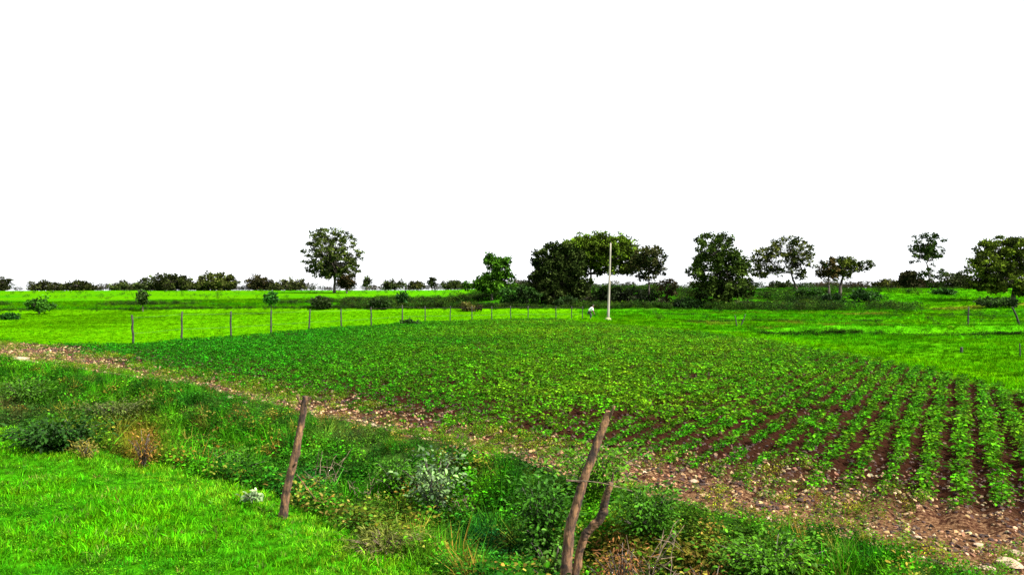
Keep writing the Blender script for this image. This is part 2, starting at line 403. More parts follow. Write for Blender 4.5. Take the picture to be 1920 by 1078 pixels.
# weeds and tall grass of the ditch; patches as they lie along it
def patch(px, py, cx, cy, rx, ry): return np.exp(-((px - cx) / rx) ** 2 - ((py - cy) / ry) ** 2)
def ditch_tint(x, y):
    px, py = proj(x, y, height(x, y)); n = len(x); nn = fbm(x, y, .7, 51)
    c = lerp([.012, .075, .003], [.065, .27, .004], np.clip(nn * 2.4 - .75 + rng.normal(0, .25, n), 0, 1))
    for (cx, cy, rx, ry, cc, k) in [(262, 850, 45, 60, (.17, .10, .012), .9), (150, 830, 70, 30, (.10, .13, .01), .7), (700, 1020, 110, 45, (.13, .15, .015), .8),
                                 (1180, 1050, 110, 60, (.20, .09, .02), .85), (1340, 1060, 70, 50, (.17, .09, .02), .8), (640, 820, 70, 20, (.14, .09, .04), .5),
                                 (930, 1040, 80, 50, (.01, .10, .02), .8), (560, 920, 60, 50, (.012, .10, .02), .6), (1250, 950, 70, 40, (.12, .13, .015), .6),
                                 (80, 790, 90, 30, (.02, .035, .01), .7), (1030, 920, 60, 60, (.012, .035, .008), .8), (20, 770, 30, 30, (.10, .05, .03), .7),
                                 (380, 760, 90, 25, (.02, .13, .008), .7)]:
        c = lerp(c, cc, k * patch(px, py, cx, cy, rx, ry) * (.6 + .8 * rng.random(n)).clip(0, 1))
    c = c * .85; m = rng.random(n) < .05 * (1 + 2 * (fbm(x, y, 1.5, 55) > .58)); c = np.where(m[:, None], [.17, .15, .02], c)
    return c
x, y = polar(52000, 4.5, 46, -46, 42, .2); z_ = zone(x, y); m = (z_ == 1) & (rng.random(len(x)) < .95); x, y = x[m], y[m]; n = len(x)
scatter('ditch_weeds', 'tangled low broad-leaved weeds filling the ditch between verge and field', 'weeds', P3(x, y, -.02), rng.uniform(0, 6.28, n),
        rng.uniform(.5, 1.05, n) * (.55 + .8 * fbm(x, y, 1.1, 61)) * np.interp(acr(x, y) - edges(x, y)[1], [-1.2, -.2], [1, .5]), jit(ditch_tint(x, y), n, .25), T_WEED, .3)
x, y = polar(22000, 4.5, 46, -46, 42, .2); z_ = zone(x, y); m = (z_ == 1) & (fbm(x, y, 1.3, 71) > .47); x, y = x[m], y[m]; n = len(x)
scatter('ditch_grass', 'longer arching grass growing among the ditch weeds', 'grass', P3(x, y, -.02), rng.uniform(0, 6.28, n),
        rng.uniform(.4, .95, n) * np.interp(acr(x, y) - edges(x, y)[1], [-1.2, -.2], [1, .45]), jit(ditch_tint(x, y) * 1.25, n, .25), T_TALL, .3)

# crop rows
def crop_points():
    out = []
    e = np.array([.49, .872]); nrm = np.array([.872, -.49])
    for i in range(-250, 80):
        q0 = i * .42
        s = np.arange(0, 110, .20) + rng.uniform(0, .20); s = s + rng.normal(0, .03, len(s))
        q = q0 + rng.normal(0, .03, len(s)) + .07 * (vnoise(s, 0 * s + i, 6, 1) - .5)
        out.append(np.stack([q * nrm[0] + s * e[0], q * nrm[1] + s * e[1]], 1))
    p = np.concatenate(out); x, y = p[:, 0], p[:, 1]
    m = incrop(x, y) & (y > 3) & (np.abs(np.arctan2(x, y)) < R(48)); x, y = x[m], y[m]
    s = acr(x, y); gap = fbm(x, y, 2.2, 81)
    thin = 1 - .45 * sst(.60, .72, fbm(x, y, 1.4, 83))
    keep = rng.random(len(x)) < thin * np.clip(.10 + (s - crop0(x, y)) / 1.2 + (gap - .5) * 2.2 * np.exp(-np.clip(s - 3, 0, 99) / 6), 0, .98)
    return x[keep], y[keep]
x, y = crop_points()
s = acr(x, y); n = len(x); g1 = fbm(x, y, 5, 91)
size = np.clip(.75 + (s - crop0(x, y)) * .08, .75, 1.06) * rng.uniform(.68, 1.15, n) * (.8 + .4 * g1)
left = sst(2, -12, x)
tint = lerp(lerp([.03, .15, .002], [.085, .22, .003], np.clip(g1 * 1.6 - .3, 0, 1)), [.020, .165, .0025], left)
tint = jit(tint, n, .2); P = P3(x, y, -.01); rz = rng.uniform(0, 6.28, n)
px, py = proj(x, y, P[:, 2])
vis = (px > 10) & (px < 1910) & (py < 1070)
order = np.argsort(np.where(vis, y / size, 1e9)); near = order[:300]; rest = np.setdiff1d(np.arange(n), near)
scatter('crop_rows', 'rows of young green bean plants covering the field beyond the bare soil', 'crop', P[rest], rz[rest], size[rest], tint[rest], T_CROP, .12)
for i in near:
    o = bpy.data.objects.new('bean_plant', T_CROP.objects[int(rng.integers(0, 6))].data); C.objects.link(o)
    o.location = P[i]; o.rotation_euler = (rng.normal(0, .1), rng.normal(0, .1), rz[i]); o.scale = (size[i],) * 3
    o['tint'] = [float(v) for v in tint[i]]
    tag(o, 'small broad-leaved green bean plant at the near right edge of the crop field', 'plant', 'bean plants in the nearest rows')

# sparse weeds on the bare strip and its clods
def clod_mesh(sz, mat, flat=.6):
    import bmesh
    b = bmesh.new(); bmesh.ops.create_icosphere(b, subdivisions=1, radius=sz)
    for v in b.verts: v.co = v.co * rng.uniform(.4, 1.35); v.co.z *= flat
    me = bpy.data.meshes.new('clod'); b.to_mesh(me); b.free(); me.materials.append(mat); return me
def clod_material():
    m, t, b = nodes('dry_soil_clod'); a = N(t, 'ShaderNodeAttribute', attribute_type='INSTANCER'); a.attribute_name = 'tint'
    t.links.new(mixc(t, a.outputs['Color'], ramp(t, noise(t, 25, 4), [(.3, .6), (.7, 1.3)]), 1.0, 'MULTIPLY'), b.inputs['Base Color'])
    b.inputs['Roughness'].default_value = .95; return m
M_CLOD = clod_material()
T_CLOD = template_col('clod_template', [clod_mesh(.03, M_CLOD) for _ in range(6)])
x, y = polar(130000, 6, 48, -40, 40, .1); s = acr(x, y); se, sv = edges(x, y)
keep = (s > sv) & ((zone(x, y) == 5) | (zone(x, y) == 2)) & (rng.random(len(x)) < np.clip(1.0 - (s - crop0(x, y)) / 3, .10, 1)) & (fbm(x, y, .8, 95) > .30)
x, y = x[keep], y[keep]; n = len(x); pick = rng.random(n)[:, None]
ct = np.where(pick < .5, [.035, .015, .009], np.where(pick < .88, [.21, .115, .05], [.38, .26, .13]))
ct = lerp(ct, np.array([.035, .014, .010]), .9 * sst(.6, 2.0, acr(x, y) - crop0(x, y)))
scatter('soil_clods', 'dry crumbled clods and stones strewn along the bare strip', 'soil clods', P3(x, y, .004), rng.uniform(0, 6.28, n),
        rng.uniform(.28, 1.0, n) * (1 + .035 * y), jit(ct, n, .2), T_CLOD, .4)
x, y = polar(46000, 6, 48, -40, 40, .1); s = acr(x, y)
keep = (zone(x, y) == 5) | ((s > 0) & (s < crop0(x, y) + 1.2) & (zone(x, y) == 2)); keep &= rng.random(len(x)) < (sst(.36, .62, fbm(x, y, 1.3, 97)) * .9 + .06) * np.interp(x, [0, 2.5], [1, .42]); x, y = x[keep], y[keep]; n = len(x)
scatter('strip_weeds', 'small scattered green and yellowish weeds on the bare soil strip', 'weeds', P3(x, y, -.01), rng.uniform(0, 6.28, n),
        rng.uniform(.18, .50, n) * (1 + .012 * y), jit(lerp([.045, .17, .003], [.16, .19, .010], np.clip(rng.random(n) ** 1.3 * 1.3 * fbm(x, y, 2.5, 98) * 1.6, 0, 1)), n, .25), T_WEED, .2)

# grass of the fields beyond
x, y = polar(120000, 24, 150, -40, 38, .0); zz = zone(x, y); keep = (zz == 3) | (zz == 4); keep &= ~incrop(x, y); x, y, zz = x[keep], y[keep], zz[keep]; n = len(x)
_, cc, _ = cover(x, y); h3 = fbm(x, y, 2.5, 101)
h4 = fbm(x, y * 1.8, 1.3, 107); tt = lerp(cc * np.where(zz == 3, .8, .42)[:, None], cc * np.where(zz == 3, 1.08, 1.2)[:, None], np.clip((h3 * .5 + h4 * .5) * 3.4 - 1.2, 0, 1))
sz = np.where(zz == 3, .40, .30 + .55 * h3) * rng.uniform(.6, 1.2, n) * (1 + y * .006)
scatter('field_grass', 'bright green grass of the paddy and meadows beyond the crop', 'grass', P3(x, y, -.02), rng.uniform(0, 6.28, n),
        np.stack([sz * 1.4, sz * 1.4, sz * np.where(zz == 3, .6, .75)], 1), jit(tt, n, .16), T_GRASS, .15)

# rough scrub on the bunds, in the drain and along the bank
def line_pts(x0, x1, n, fy, sy):
    x = rng.uniform(x0, x1, n); return x, fy(x) + rng.normal(0, sy, n)
x1_, y1_ = line_pts(-75, 18, 2800, bund_y, .6); k1 = vnoise(x1_, 0 * x1_, 4, 17) > .30; x1_, y1_ = x1_[k1], y1_[k1]
x6_ = rng.uniform(13, 50, 2200); y6_ = np.where(rng.random(2200) < .5, 58 + .12 * x6_, 76 - .1 * x6_) + 2 * vnoise(x6_, 0 * x6_, 8, 44) + rng.normal(0, .3, 2200); k6 = vnoise(x6_, y6_, 5, 45) > .42; x6_, y6_ = x6_[k6], y6_[k6]
x5_, y5_ = line_pts(-75, 10, 900, lambda x: bund_y(x) + 30 + 8 * vnoise(x, 0 * x, 20, 3), 1.2); k5 = vnoise(x5_, 0 * x5_, 7, 18) > .45; x5_, y5_ = x5_[k5], y5_[k5]
x2_, y2_ = line_pts(13.5, 42, 1900, lambda x: 44.0 + .02 * (x - 14), .16)
k2 = (fbm(x2_, y2_, 3, 5) > .40) | (x2_ > 22); x2_, y2_ = x2_[k2], y2_[k2]
x3_, y3_ = polar(5200, 90, 135, -12, 27, 1); k3 = fbm(x3_, y3_, 9, 15) > .46; x3_, y3_ = x3_[k3], y3_[k3]
x4_, y4_ = polar(3800, 46, 240, -38, 36, .3); k4 = fbm(x4_, y4_ * 2, 7, 25) > .56; k4 &= (zone(x4_, y4_) == 4); x4_, y4_ = x4_[k4], y4_[k4]
x = np.concatenate([x1_, x2_, x3_, x4_, x5_, x6_]); y = np.concatenate([y1_, y2_, y3_, y4_, y5_, y6_]); n = len(x)
sc_ = np.concatenate([rng.uniform(.4, 1.0, len(x1_)) * (.5 + fbm(x1_, y1_, 7, 33)) * np.interp(x1_, [-30, -5], [.42, .9]), rng.uniform(.2, .5, len(x2_)), rng.uniform(.6, 1.5, len(x3_)), rng.uniform(.2, .55, len(x4_)) * (1 + y4_ / 200), rng.uniform(.5, 1.0, len(x5_)), rng.uniform(.12, .34, len(x6_))])
tc_ = lerp([.010, .018, .005], [.04, .10, .005], rng.random(n) ** 1.6)
scatter('rough_scrub', 'dark rough weeds along the low bunds, drain and far bank', 'scrub', P3(x, y, -.05), rng.uniform(0, 6.28, n), sc_, jit(np.where(((x > 13) & (y < 47))[:, None], tc_ * .5, tc_), n, .2), T_SCRUB, .15)  # drain weeds tinted darker to stand for the shade below the bund

# ------------------------------------------------------------------ trees
def tree(name, label, Y, trunk, lobes, leaf=.30, cr=.55, per=34, dark=(.02, .03, .012), lite=(.075, .095, .025), depth=.8,
         trunk_r=.22, group=None, cat='tree', seed=0, flat=.6, twig=.03, shell=.5, mat=None, bark=None, parts=('trunk', 'crown')):
    """trunk: pixels from base to fork; lobes: (px, py, rx, ry, clumps) at distance Y"""
    r = np.random.default_rng(seed + 1000)
    tp = np.array([at(a, b, Y) for a, b in trunk]); g = H(tp[0][0], Y); base = np.array([tp[0][0], Y, g])
    tp[0] = base + [0, 0, -.15]; tp[1:, 1] += r.normal(0, .15, len(tp) - 1)
    root = empty(name, base); tag(root, label, cat, group)
    tb = MB(); cb = MB(); nseg = 5
    # smooth trunk
    t = np.linspace(0, len(tp) - 1, nseg * (len(tp) - 1) + 1); P = np.stack([np.interp(t, np.arange(len(tp)), tp[:, k]) for k in range(3)], 1)
    rr = trunk_r * np.linspace(1.25, .6, len(P)); rr[0] *= 1.3
    P[1:-1] += r.normal(0, trunk_r * .12, (len(P) - 2, 3)); tube(tb, P - base, rr, 8, r=r, rough=.06)
    pxm = Y / F
    for (lx, ly, rx, ry, nc) in lobes:
        rx, ry, nc = rx * 1.15, ry * 1.12, int(nc * 1.4)
        c = at(lx, ly, Y); c[1] += r.normal(0, depth * rx * pxm * .25)
        mid = (P[-1] + c) / 2 + r.normal(0, .12, 3) * rx * pxm + [0, 0, -.1 * ry * pxm]
        limb = bez(P[-1], mid, c, 7); tube(tb, limb - base, np.linspace(trunk_r * .55, trunk_r * .16, 7), 5, r=r)
        for _ in range(nc):
            d_ = rdir(1, r)[0] * r.random() ** (1 / 3 if shell < .5 else .36) 
            cc_ = c + d_ * np.array([rx * pxm, rx * pxm * depth, ry * pxm])
            a0 = limb[r.integers(2, 7)]; q = bez(a0, (a0 + cc_) / 2 + [0, 0, -.08 * np.linalg.norm(cc_ - a0)], cc_, 4)
            tube(tb, q - base, np.linspace(twig, twig * .35, 4), 3, cap=False)
            m_ = max(5, int(per * 1.35 * r.uniform(.6, 1.3))); k = cr * r.uniform(.6, 1.25)
            off = rdir(m_, r) * (r.random(m_) ** .4)[:, None] * np.array([k, k, k * flat])
            L = leaf * 1.3 * r.uniform(.6, 1.25, m_)
            v, f = leaves(cc_ + off - base, off * .6 + rdir(m_, r) * k, unit(rdir(m_, r) + [0, 0, .8]), L, L * .62)
            mixf = np.clip(r.random() ** 1.4 + r.normal(0, .08), 0, 1) * 1.35
            cb.add(v, f, (np.asarray(dark) * (1 - mixf) + np.asarray(lite) * mixf) * [.95, 1.12, .6])
    link(parts[0], tb.mesh(parts[0], True), bark or M_BARK, root); link(parts[1], cb.mesh(parts[1]), mat or M_LEAF, root)
    return root
OLV = (.10, .125, .02); GRN = (.045, .11, .012); DK = (.012, .020, .007)
tree('round_tree', 'tall lone round-crowned tree with sky showing through its clumps, left of centre', 190, [(627, 545), (627, 528), (626, 500)],
     [(625, 480, 50, 44, 165), (625, 510, 42, 14, 44), (600, 495, 28, 26, 30), (652, 498, 26, 24, 28), (622, 446, 36, 16, 26)], leaf=.42, cr=.62, per=22, dark=(.018, .022, .012), lite=(.075, .085, .03), flat=.42, trunk_r=.3, twig=.05, seed=1)
tree('leafy_tree', 'bright green ragged tree with forked top, left of the big grove', 112, [(922, 572), (922, 545), (924, 520)],
     [(924, 506, 15, 24, 32), (940, 505, 14, 22, 20), (922, 538, 26, 14, 34), (902, 526, 14, 9, 10), (917, 488, 12, 11, 10), (947, 490, 7, 12, 6), (948, 528, 16, 16, 14), (890, 536, 18, 7, 9)],
     leaf=.3, cr=.5, per=26, dark=(.02, .045, .01), lite=(.06, .14, .014), trunk_r=.14, seed=2)
tree('dark_tree', 'dense dark bushy tree at the left end of the big grove', 97, [(1040, 580), (1040, 555), (1042, 530)],
     [(1042, 535, 42, 42, 130), (1030, 492, 28, 28, 42), (1066, 496, 28, 28, 50), (1012, 510, 14, 20, 10), (1038, 468, 16, 10, 7), (1005, 540, 18, 26, 24), (1085, 535, 22, 24, 34), (1068, 472, 20, 14, 16)],
     leaf=.27, cr=.5, per=36, dark=DK, lite=(.04, .05, .02), trunk_r=.22, seed=3)
tree('umbrella_tree', 'broad olive-green domed tree in the middle of the grove behind the pale pole', 104, [(1104, 578), (1105, 548), (1108, 515)],
     [(1105, 462, 42, 22, 85), (1078, 482, 36, 26, 70), (1142, 464, 44, 22, 80), (1175, 480, 28, 22, 48), (1120, 490, 34, 16, 44), (1150, 503, 38, 14, 34), (1075, 508, 26, 16, 30), (1195, 500, 20, 12, 14)],
     leaf=.27, cr=.55, per=32, dark=(.03, .038, .010), lite=(.11, .16, .02), trunk_r=.2, seed=4, flat=.45)
tree('spindly_tree', 'small airy dark tree at the right end of the grove, right of the pole', 100, [(1217, 575), (1217, 545), (1216, 515)],
     [(1215, 485, 28, 20, 46), (1196, 496, 22, 16, 28), (1232, 505, 16, 12, 16), (1210, 520, 20, 8, 10), (1224, 472, 14, 8, 7)],
     leaf=.25, cr=.42, per=22, dark=DK, lite=(.07, .06, .035), trunk_r=.12, seed=5)
tree('bushy_tree', 'tall dense dark tree standing alone right of the grove, foliage almost to the ground', 97, [(1345, 582), (1345, 550), (1343, 505)],
     [(1345, 515, 48, 38, 100), (1340, 475, 34, 24, 46), (1350, 548, 52, 26, 66), (1322, 448, 18, 12, 9), (1362, 450, 16, 12, 8), (1305, 512, 16, 14, 8), (1385, 500, 20, 16, 12), (1395, 540, 14, 14, 8)],
     leaf=.26, cr=.48, per=34, dark=DK, lite=(.06, .085, .022), trunk_r=.24, seed=6)
tree('spreading_tree', 'open spreading tree on a thin leaning trunk, just right of the tall dense tree', 125, [(1495, 547), (1488, 530), (1482, 512)],
     [(1480, 470, 38, 22, 60), (1440, 488, 32, 24, 55), (1505, 492, 22, 18, 20), (1424, 512, 18, 12, 14), (1462, 508, 22, 10, 10), (1500, 518, 14, 8, 8), (1485, 456, 16, 8, 6)],
     leaf=.28, cr=.45, per=20, dark=DK, lite=(.09, .09, .035), trunk_r=.17, seed=7, flat=.45)
tree('twin_stemmed_tree', 'low wide tree of dark stems with one branch reaching right', 115, [(1574, 552), (1576, 535), (1580, 520)],
     [(1580, 500, 22, 18, 34), (1592, 492, 14, 12, 12), (1612, 502, 16, 9, 12), (1630, 496, 10, 7, 5), (1572, 515, 22, 12, 20)],
     leaf=.25, cr=.42, per=24, dark=DK, lite=(.075, .085, .02), trunk_r=.22, seed=8)
tree('slender_tree', 'small dark tree with a straight trunk touching the low wide tree', 108, [(1555, 558), (1555, 540), (1555, 520)],
     [(1552, 500, 16, 18, 26), (1545, 512, 12, 10, 9), (1556, 520, 14, 8, 8)],
     leaf=.24, cr=.38, per=24, dark=DK, lite=(.08, .05, .03), trunk_r=.15, seed=9)
tree('airy_tree', 'tall see-through tree with sparse leaf clumps near the right side', 150, [(1740, 546), (1741, 525), (1738, 495)],
     [(1738, 478, 28, 24, 30), (1722, 470, 20, 16, 16), (1755, 470, 22, 16, 14), (1738, 448, 26, 10, 14), (1740, 515, 22, 12, 13), (1748, 535, 20, 8, 10)],
     leaf=.34, cr=.46, per=20, dark=(.012, .02, .008), lite=(.035, .05, .018), trunk_r=.13, seed=10, flat=.6)
tree('broad_tree', 'wide olive-topped tree cut off by the right edge of the photo', 104, [(1900, 560), (1901, 530), (1900, 500)],
     [(1890, 468, 46, 22, 90), (1848, 500, 36, 28, 75), (1915, 475, 36, 26, 46), (1860, 528, 40, 18, 44), (1940, 500, 30, 34, 40), (1835, 528, 18, 14, 12), (1895, 515, 36, 24, 40), (1850, 538, 34, 12, 30), (1915, 540, 26, 14, 20)],
     leaf=.27, cr=.5, per=28, dark=(.018, .022, .01), lite=OLV, trunk_r=.26, seed=11, flat=.45)
small = [  # px, py, rx, ry, clumps, distance, label
    (320, 530, 34, 15, 40, 230, 'dark bushy tree on the horizon, left one of a close pair', (.035, .042, .015)),
    (403, 529, 38, 15, 46, 228, 'dark olive bushy tree on the horizon, right one of a close pair', (.07, .075, .025)),
    (152, 537, 26, 8, 20, 255, 'low flat-topped dark tree on the far left horizon', (.035, .036, .016)),
    (488, 530, 20, 13, 20, 245, 'purplish dark tree with a pointed top on the horizon left of the round tree', (.04, .03, .02)),
    (540, 534, 28, 11, 22, 240, 'low spreading olive tree on the horizon beside the round tree', (.06, .06, .03)),
    (6, 531, 12, 12, 9, 250, 'small dark tree cut by the left edge of the photo', (.03, .03, .02)),
    (78, 536, 22, 8, 13, 262, 'small ragged tree on the far left horizon', (.04, .04, .02)),
    (104, 538, 10, 7, 7, 258, 'small rounded dark tree left of the flat-topped one', (.04, .04, .02)),
    (230, 537, 22, 8, 14, 262, 'low loose olive tree in a gap of the far left horizon', (.06, .07, .03)),
    (268, 533, 14, 11, 10, 250, 'thin ragged little tree just left of the close pair', (.05, .06, .03)),
    (650, 528, 14, 11, 12, 186, 'small dark purplish tree touching the foot of the round tree', (.035, .022, .016)),
    (688, 530, 6, 9, 4, 240, 'very small palm-like tree right of the round tree', (.04, .05, .02)),
    (740, 534, 22, 7, 12, 262, 'low grey-green tree on the horizon right of the round tree', (.05, .06, .03)),
    (782, 535, 14, 6, 8, 262, 'low brownish tree on the horizon near the middle gap', (.045, .042, .018)),
    (810, 528, 7, 7, 5, 255, 'tiny round-headed tree alone on the middle horizon', (.05, .06, .03)),
    (852, 535, 22, 7, 12, 250, 'low dark tree on the horizon left of the bright green tree', (.04, .05, .02)),
    (1470, 541, 22, 9, 14, 165, 'grey-green rounded bush behind the spreading tree', (.06, .07, .05)),
    (1702, 524, 12, 14, 12, 148, 'small dark upright tree left of the see-through tree', (.03, .025, .02)),
    (1666, 535, 24, 9, 16, 235, 'low olive tree on the right horizon', (.06, .055, .02)),
    (1722, 532, 30, 10, 20, 238, 'long low dark brown tree behind the see-through tree', (.04, .025, .02)),
    (1790, 528, 30, 15, 30, 232, 'grey-green tree rising on the horizon left of the wide right-hand tree', (.05, .055, .035)),
]
for i, (px, py, rx, ry, nc, Y, lab, lt) in enumerate(small):
    tree('distant_tree', lab, Y, [(px, 552), (px, py + ry * .6), (px + 1, py)], [(px, py, rx * 1.0, ry * .95, int(nc * 1.7)), (px, py + ry * .5, rx * 1.05, ry * .6, nc)], leaf=.5, cr=.0042 * Y * .9, per=26,
         dark=(.016, .016, .010), lite=lt, trunk_r=.16, seed=40 + i, group='small trees along the horizon', twig=.05)
# remaining continuous far wood
x = np.concatenate([rng.uniform(-230, 300, 700), rng.uniform(150, 330, 200)]); y = np.concatenate([rng.uniform(285, 380, 700), rng.uniform(270, 330, 200)])
k = fbm(x, y, 24, 120) > .40; x, y = x[k], y[k]; n = len(x)
T_WOOD = template_col('wood_template', [plant_mesh(260, 2.6, 3.2, .5, M_INST, .0, .6, False, .3) for _ in range(5)])
scatter('distant_wood', 'low dark band of far-off trees along the whole horizon', 'wood', P3(x, y, -.2), rng.uniform(0, 6.28, n),
        rng.uniform(.6, 1.5, n) * (.7 + .6 * fbm(x, y, 40, 130)), jit(lerp([.02, .02, .013], [.05, .055, .025], rng.random(n)), n, .2), T_WOOD, .05)

# shrubs and saplings between the fields
shr = [  # name, px, base py, top py, half width, label, dark, light, clumps
    ('sapling', 268, 583, 545, 9, 'thin young tree standing on the weedy bund left of the fence', DK, (.04, .07, .02), 16, 82, 1),
    ('shrub', 72, 592, 552, 28, 'loose light green shrub at the far left beyond the bright field', (.02, .06, .01), (.04, .12, .01), 26, 77, 0),
    ('sapling', 508, 590, 548, 11, 'leafy dark green sapling right behind the fourth fence post', (.015, .04, .012), (.025, .10, .015), 18, 76, 1),
    ('shrub', 604, 584, 556, 22, 'dark round shrub on the bund below the round tree', DK, (.035, .05, .018), 34, 86, 0),
    ('shrub', 714, 580, 560, 20, 'dark green shrub behind the seventh fence post', DK, (.03, .06, .015), 22, 87, 0),
    ('sapling', 755, 580, 546, 8, 'small deep green sapling above the tall middle fence post', (.012, .03, .01), (.02, .07, .015), 12, 90, 1),
    ('shrub', 882, 584, 568, 22, 'low brownish shrub behind the fence below the bright green tree', (.03, .02, .012), (.10, .08, .03), 16, 86, 0),
    ('shrub', 960, 580, 535, 26, 'leafy green bush between the bright green tree and the grove', (.015, .035, .01), (.035, .10, .015), 44, 98, 0),
    ('shrub', 990, 580, 532, 26, 'dark green bush at the left foot of the grove', DK, (.03, .07, .015), 34, 96, 0),
    ('shrub', 1090, 578, 540, 34, 'brown-green undergrowth bush beneath the domed tree left of the pole', DK, (.05, .05, .02), 34, 101, 0),
    ('shrub', 1175, 578, 538, 40, 'low bush right of the pale pole, coloured dark for the shade there', (.008, .012, .007), (.02, .03, .012), 60, 100, 0),  # near-black leaf colours hold the shade of the hollow under the grove
    ('shrub', 1250, 576, 515, 18, 'reddish open bush between the grove and the tall dense tree', (.02, .014, .010), (.08, .05, .035), 18, 101, 0),
    ('shrub', 1238, 584, 562, 16, 'grey twiggy bush on the grass edge right of the grove', (.02, .02, .014), (.06, .065, .04), 16, 95, 0),
    ('shrub', 1290, 584, 563, 36, 'bush coloured dark as tree shadow, at the left foot of the tall dense tree', (.008, .015, .007), (.02, .05, .012), 46, 96, 0),  # the tree's shadow is painted into these dark leaf colours
    ('shrub', 1385, 586, 565, 28, 'dark low bush at the right foot of the tall dense tree', DK, (.04, .05, .02), 28, 94, 0),
    ('shrub', 1520, 560, 542, 30, 'green bush on the bank under the spreading tree', (.015, .03, .01), (.03, .08, .012), 28, 112, 0),
    ('shrub', 1620, 562, 545, 30, 'dark green bush on the bank right of the low wide tree', (.012, .03, .01), (.025, .07, .012), 28, 108, 0),
    ('shrub', 1560, 566, 552, 24, 'deep green low bush below the straight-trunked small tree', (.010, .022, .01), (.02, .055, .012), 24, 103, 0),
    ('shrub', 1130, 578, 536, 28, 'deep green undergrowth bush directly behind the pale pole', DK, (.03, .06, .012), 44, 102, 0),
    ('shrub', 1210, 578, 542, 24, 'dark undergrowth bush under the airy tree, right of the pole', DK, (.025, .05, .012), 36, 101, 0),
    ('shrub', 1062, 580, 556, 24, 'low dark bush at the foot of the dense tree ending the grove at left', DK, (.02, .045, .012), 24, 95, 0),
    ('shrub', 1868, 574, 558, 40, 'dark flat bush in front of the wide right-hand tree', (.010, .018, .008), (.03, .06, .012), 34, 88, 0),
    ('shrub', 16, 604, 590, 18, 'dark green bush at the left edge of the photo behind the bright field', (.010, .04, .010), (.02, .08, .012), 18, 64, 0),
    ('shrub', 768, 612, 602, 18, 'small dark weed clump at the foot of a middle fence post', (.012, .03, .010), (.03, .07, .012), 12, 55.5, 0),
    ('shrub', 1765, 560, 546, 26, 'patchy green bush below the see-through tree', (.015, .04, .010), (.03, .09, .012), 20, 120, 0),
]
for i, (nm, px, pb, ptp, hw, lab, dk, lt, nc, Y, stem) in enumerate(shr):
    g = H((px - 960) / F * Y, Y); pb2 = 540 + (EYE - g) / Y * F; cy = (pb2 + ptp) / 2 if not stem else ptp + (pb2 - ptp) * .33
    ry = abs(pb2 - ptp) / 2 * (1 if not stem else .6)
    tree(nm, lab, Y, [(px, pb2), (px, (pb2 + cy) / 2), (px, cy + ry * .2)], [(px, cy, hw * .8, ry * .8, nc)], leaf=.0026 * Y, cr=.0042 * Y, per=24,
         dark=dk, lite=lt, trunk_r=.05, seed=80 + i, cat='young tree' if stem else 'shrub', twig=.02, mat=M_SHRUB, parts=('stem', 'foliage'))

# ------------------------------------------------------------------ fences, pole, stakes
fence = empty('field_fence', (FENCE[0][0], FENCE[0][1], H(*FENCE[0])))
tag(fence, 'long thin post-and-wire fence curving along the far edge of the crop field', 'fence')
fb = np.array(fence.location); tops = []
for i, (fx, fy) in enumerate(FENCE):
    g = H(fx, fy); hgt = [1.38, 1.42, 1.36, 1.32, 1.3, 1.25, 1.28, 1.34, 1.22, 1.2, 1.15, 1.12, 1.12, 1.1, 1.05, 1.05, 1.05][i]
    mb = MB(); ln = rng.normal(0, .035, 2)
    b0 = np.array([fx, fy, g - .1]); tp_ = np.array([fx + ln[0], fy + ln[1], g + hgt]); tops.append((b0, tp_))
    rr = .045 if i < 8 else .038
    tube(mb, np.linspace(b0, tp_, 6) + np.vstack([np.zeros(3), rng.normal(0, .008, (4, 3)), np.zeros(3)]) - fb, rr * np.linspace(1.1, .9, 6), 7, rough=.06)
    link('post', mb.mesh('post', True), M_STAKE, fence)
M_WIRE = plain('rusty_wire', (.12, .10, .08), .6, metal=.6)
for f_ in (.45, .92):
    mb = MB(); pts = []
    for (a, b), (c, d_) in zip(tops[:-1], tops[1:]):
        p, q = a + (b - a) * f_, c + (d_ - c) * f_
        for k in range(4):
            u = k / 4; pts.append(p * (1 - u) + q * u - [0, 0, .08 * u * (1 - u)])
    pts.append(tops[-1][0] + (tops[-1][1] - tops[-1][0]) * f_)
    tube(mb, np.array(pts) + [0, -.06, 0] - fb, .003, 4); link('wire', mb.mesh('wire'), M_WIRE, fence)

# pale pole by the grove
Y = 64.0; b_ = at(1140, 600, Y); g = H(b_[0], Y); root = empty('pale_pole', (b_[0], Y, g)); tag(root, 'tall pale concrete utility pole standing bare before the grove', 'pole')
mb = MB(); t_ = at(1145, 457, Y); pts = np.linspace([0, 0, -.3], [t_[0] - b_[0], 0, t_[2] - g], 9); tube(mb, pts, np.linspace(.11, .055, 9), 12)
link('shaft', mb.mesh('shaft', True), plain('weathered_concrete', (.25, .22, .18), .85, .35, 3), root)
mb = MB(); tube(mb, [[0, 0, -.1], [0, 0, .12], [0, 0, .2]], [.27, .24, .13], 10, rough=.05); link('footing', mb.mesh('footing', True), plain('mossy_concrete', (.22, .24, .10), .9), root)
mb = MB(); tx = t_[0] - b_[0]; tz = t_[2] - g; tube(mb, [[tx - .01, 0, tz - .2], [tx + .005, 0, tz + .1]], [.03, .02], 6); link('pin', mb.mesh('pin'), M_STAKE, root)

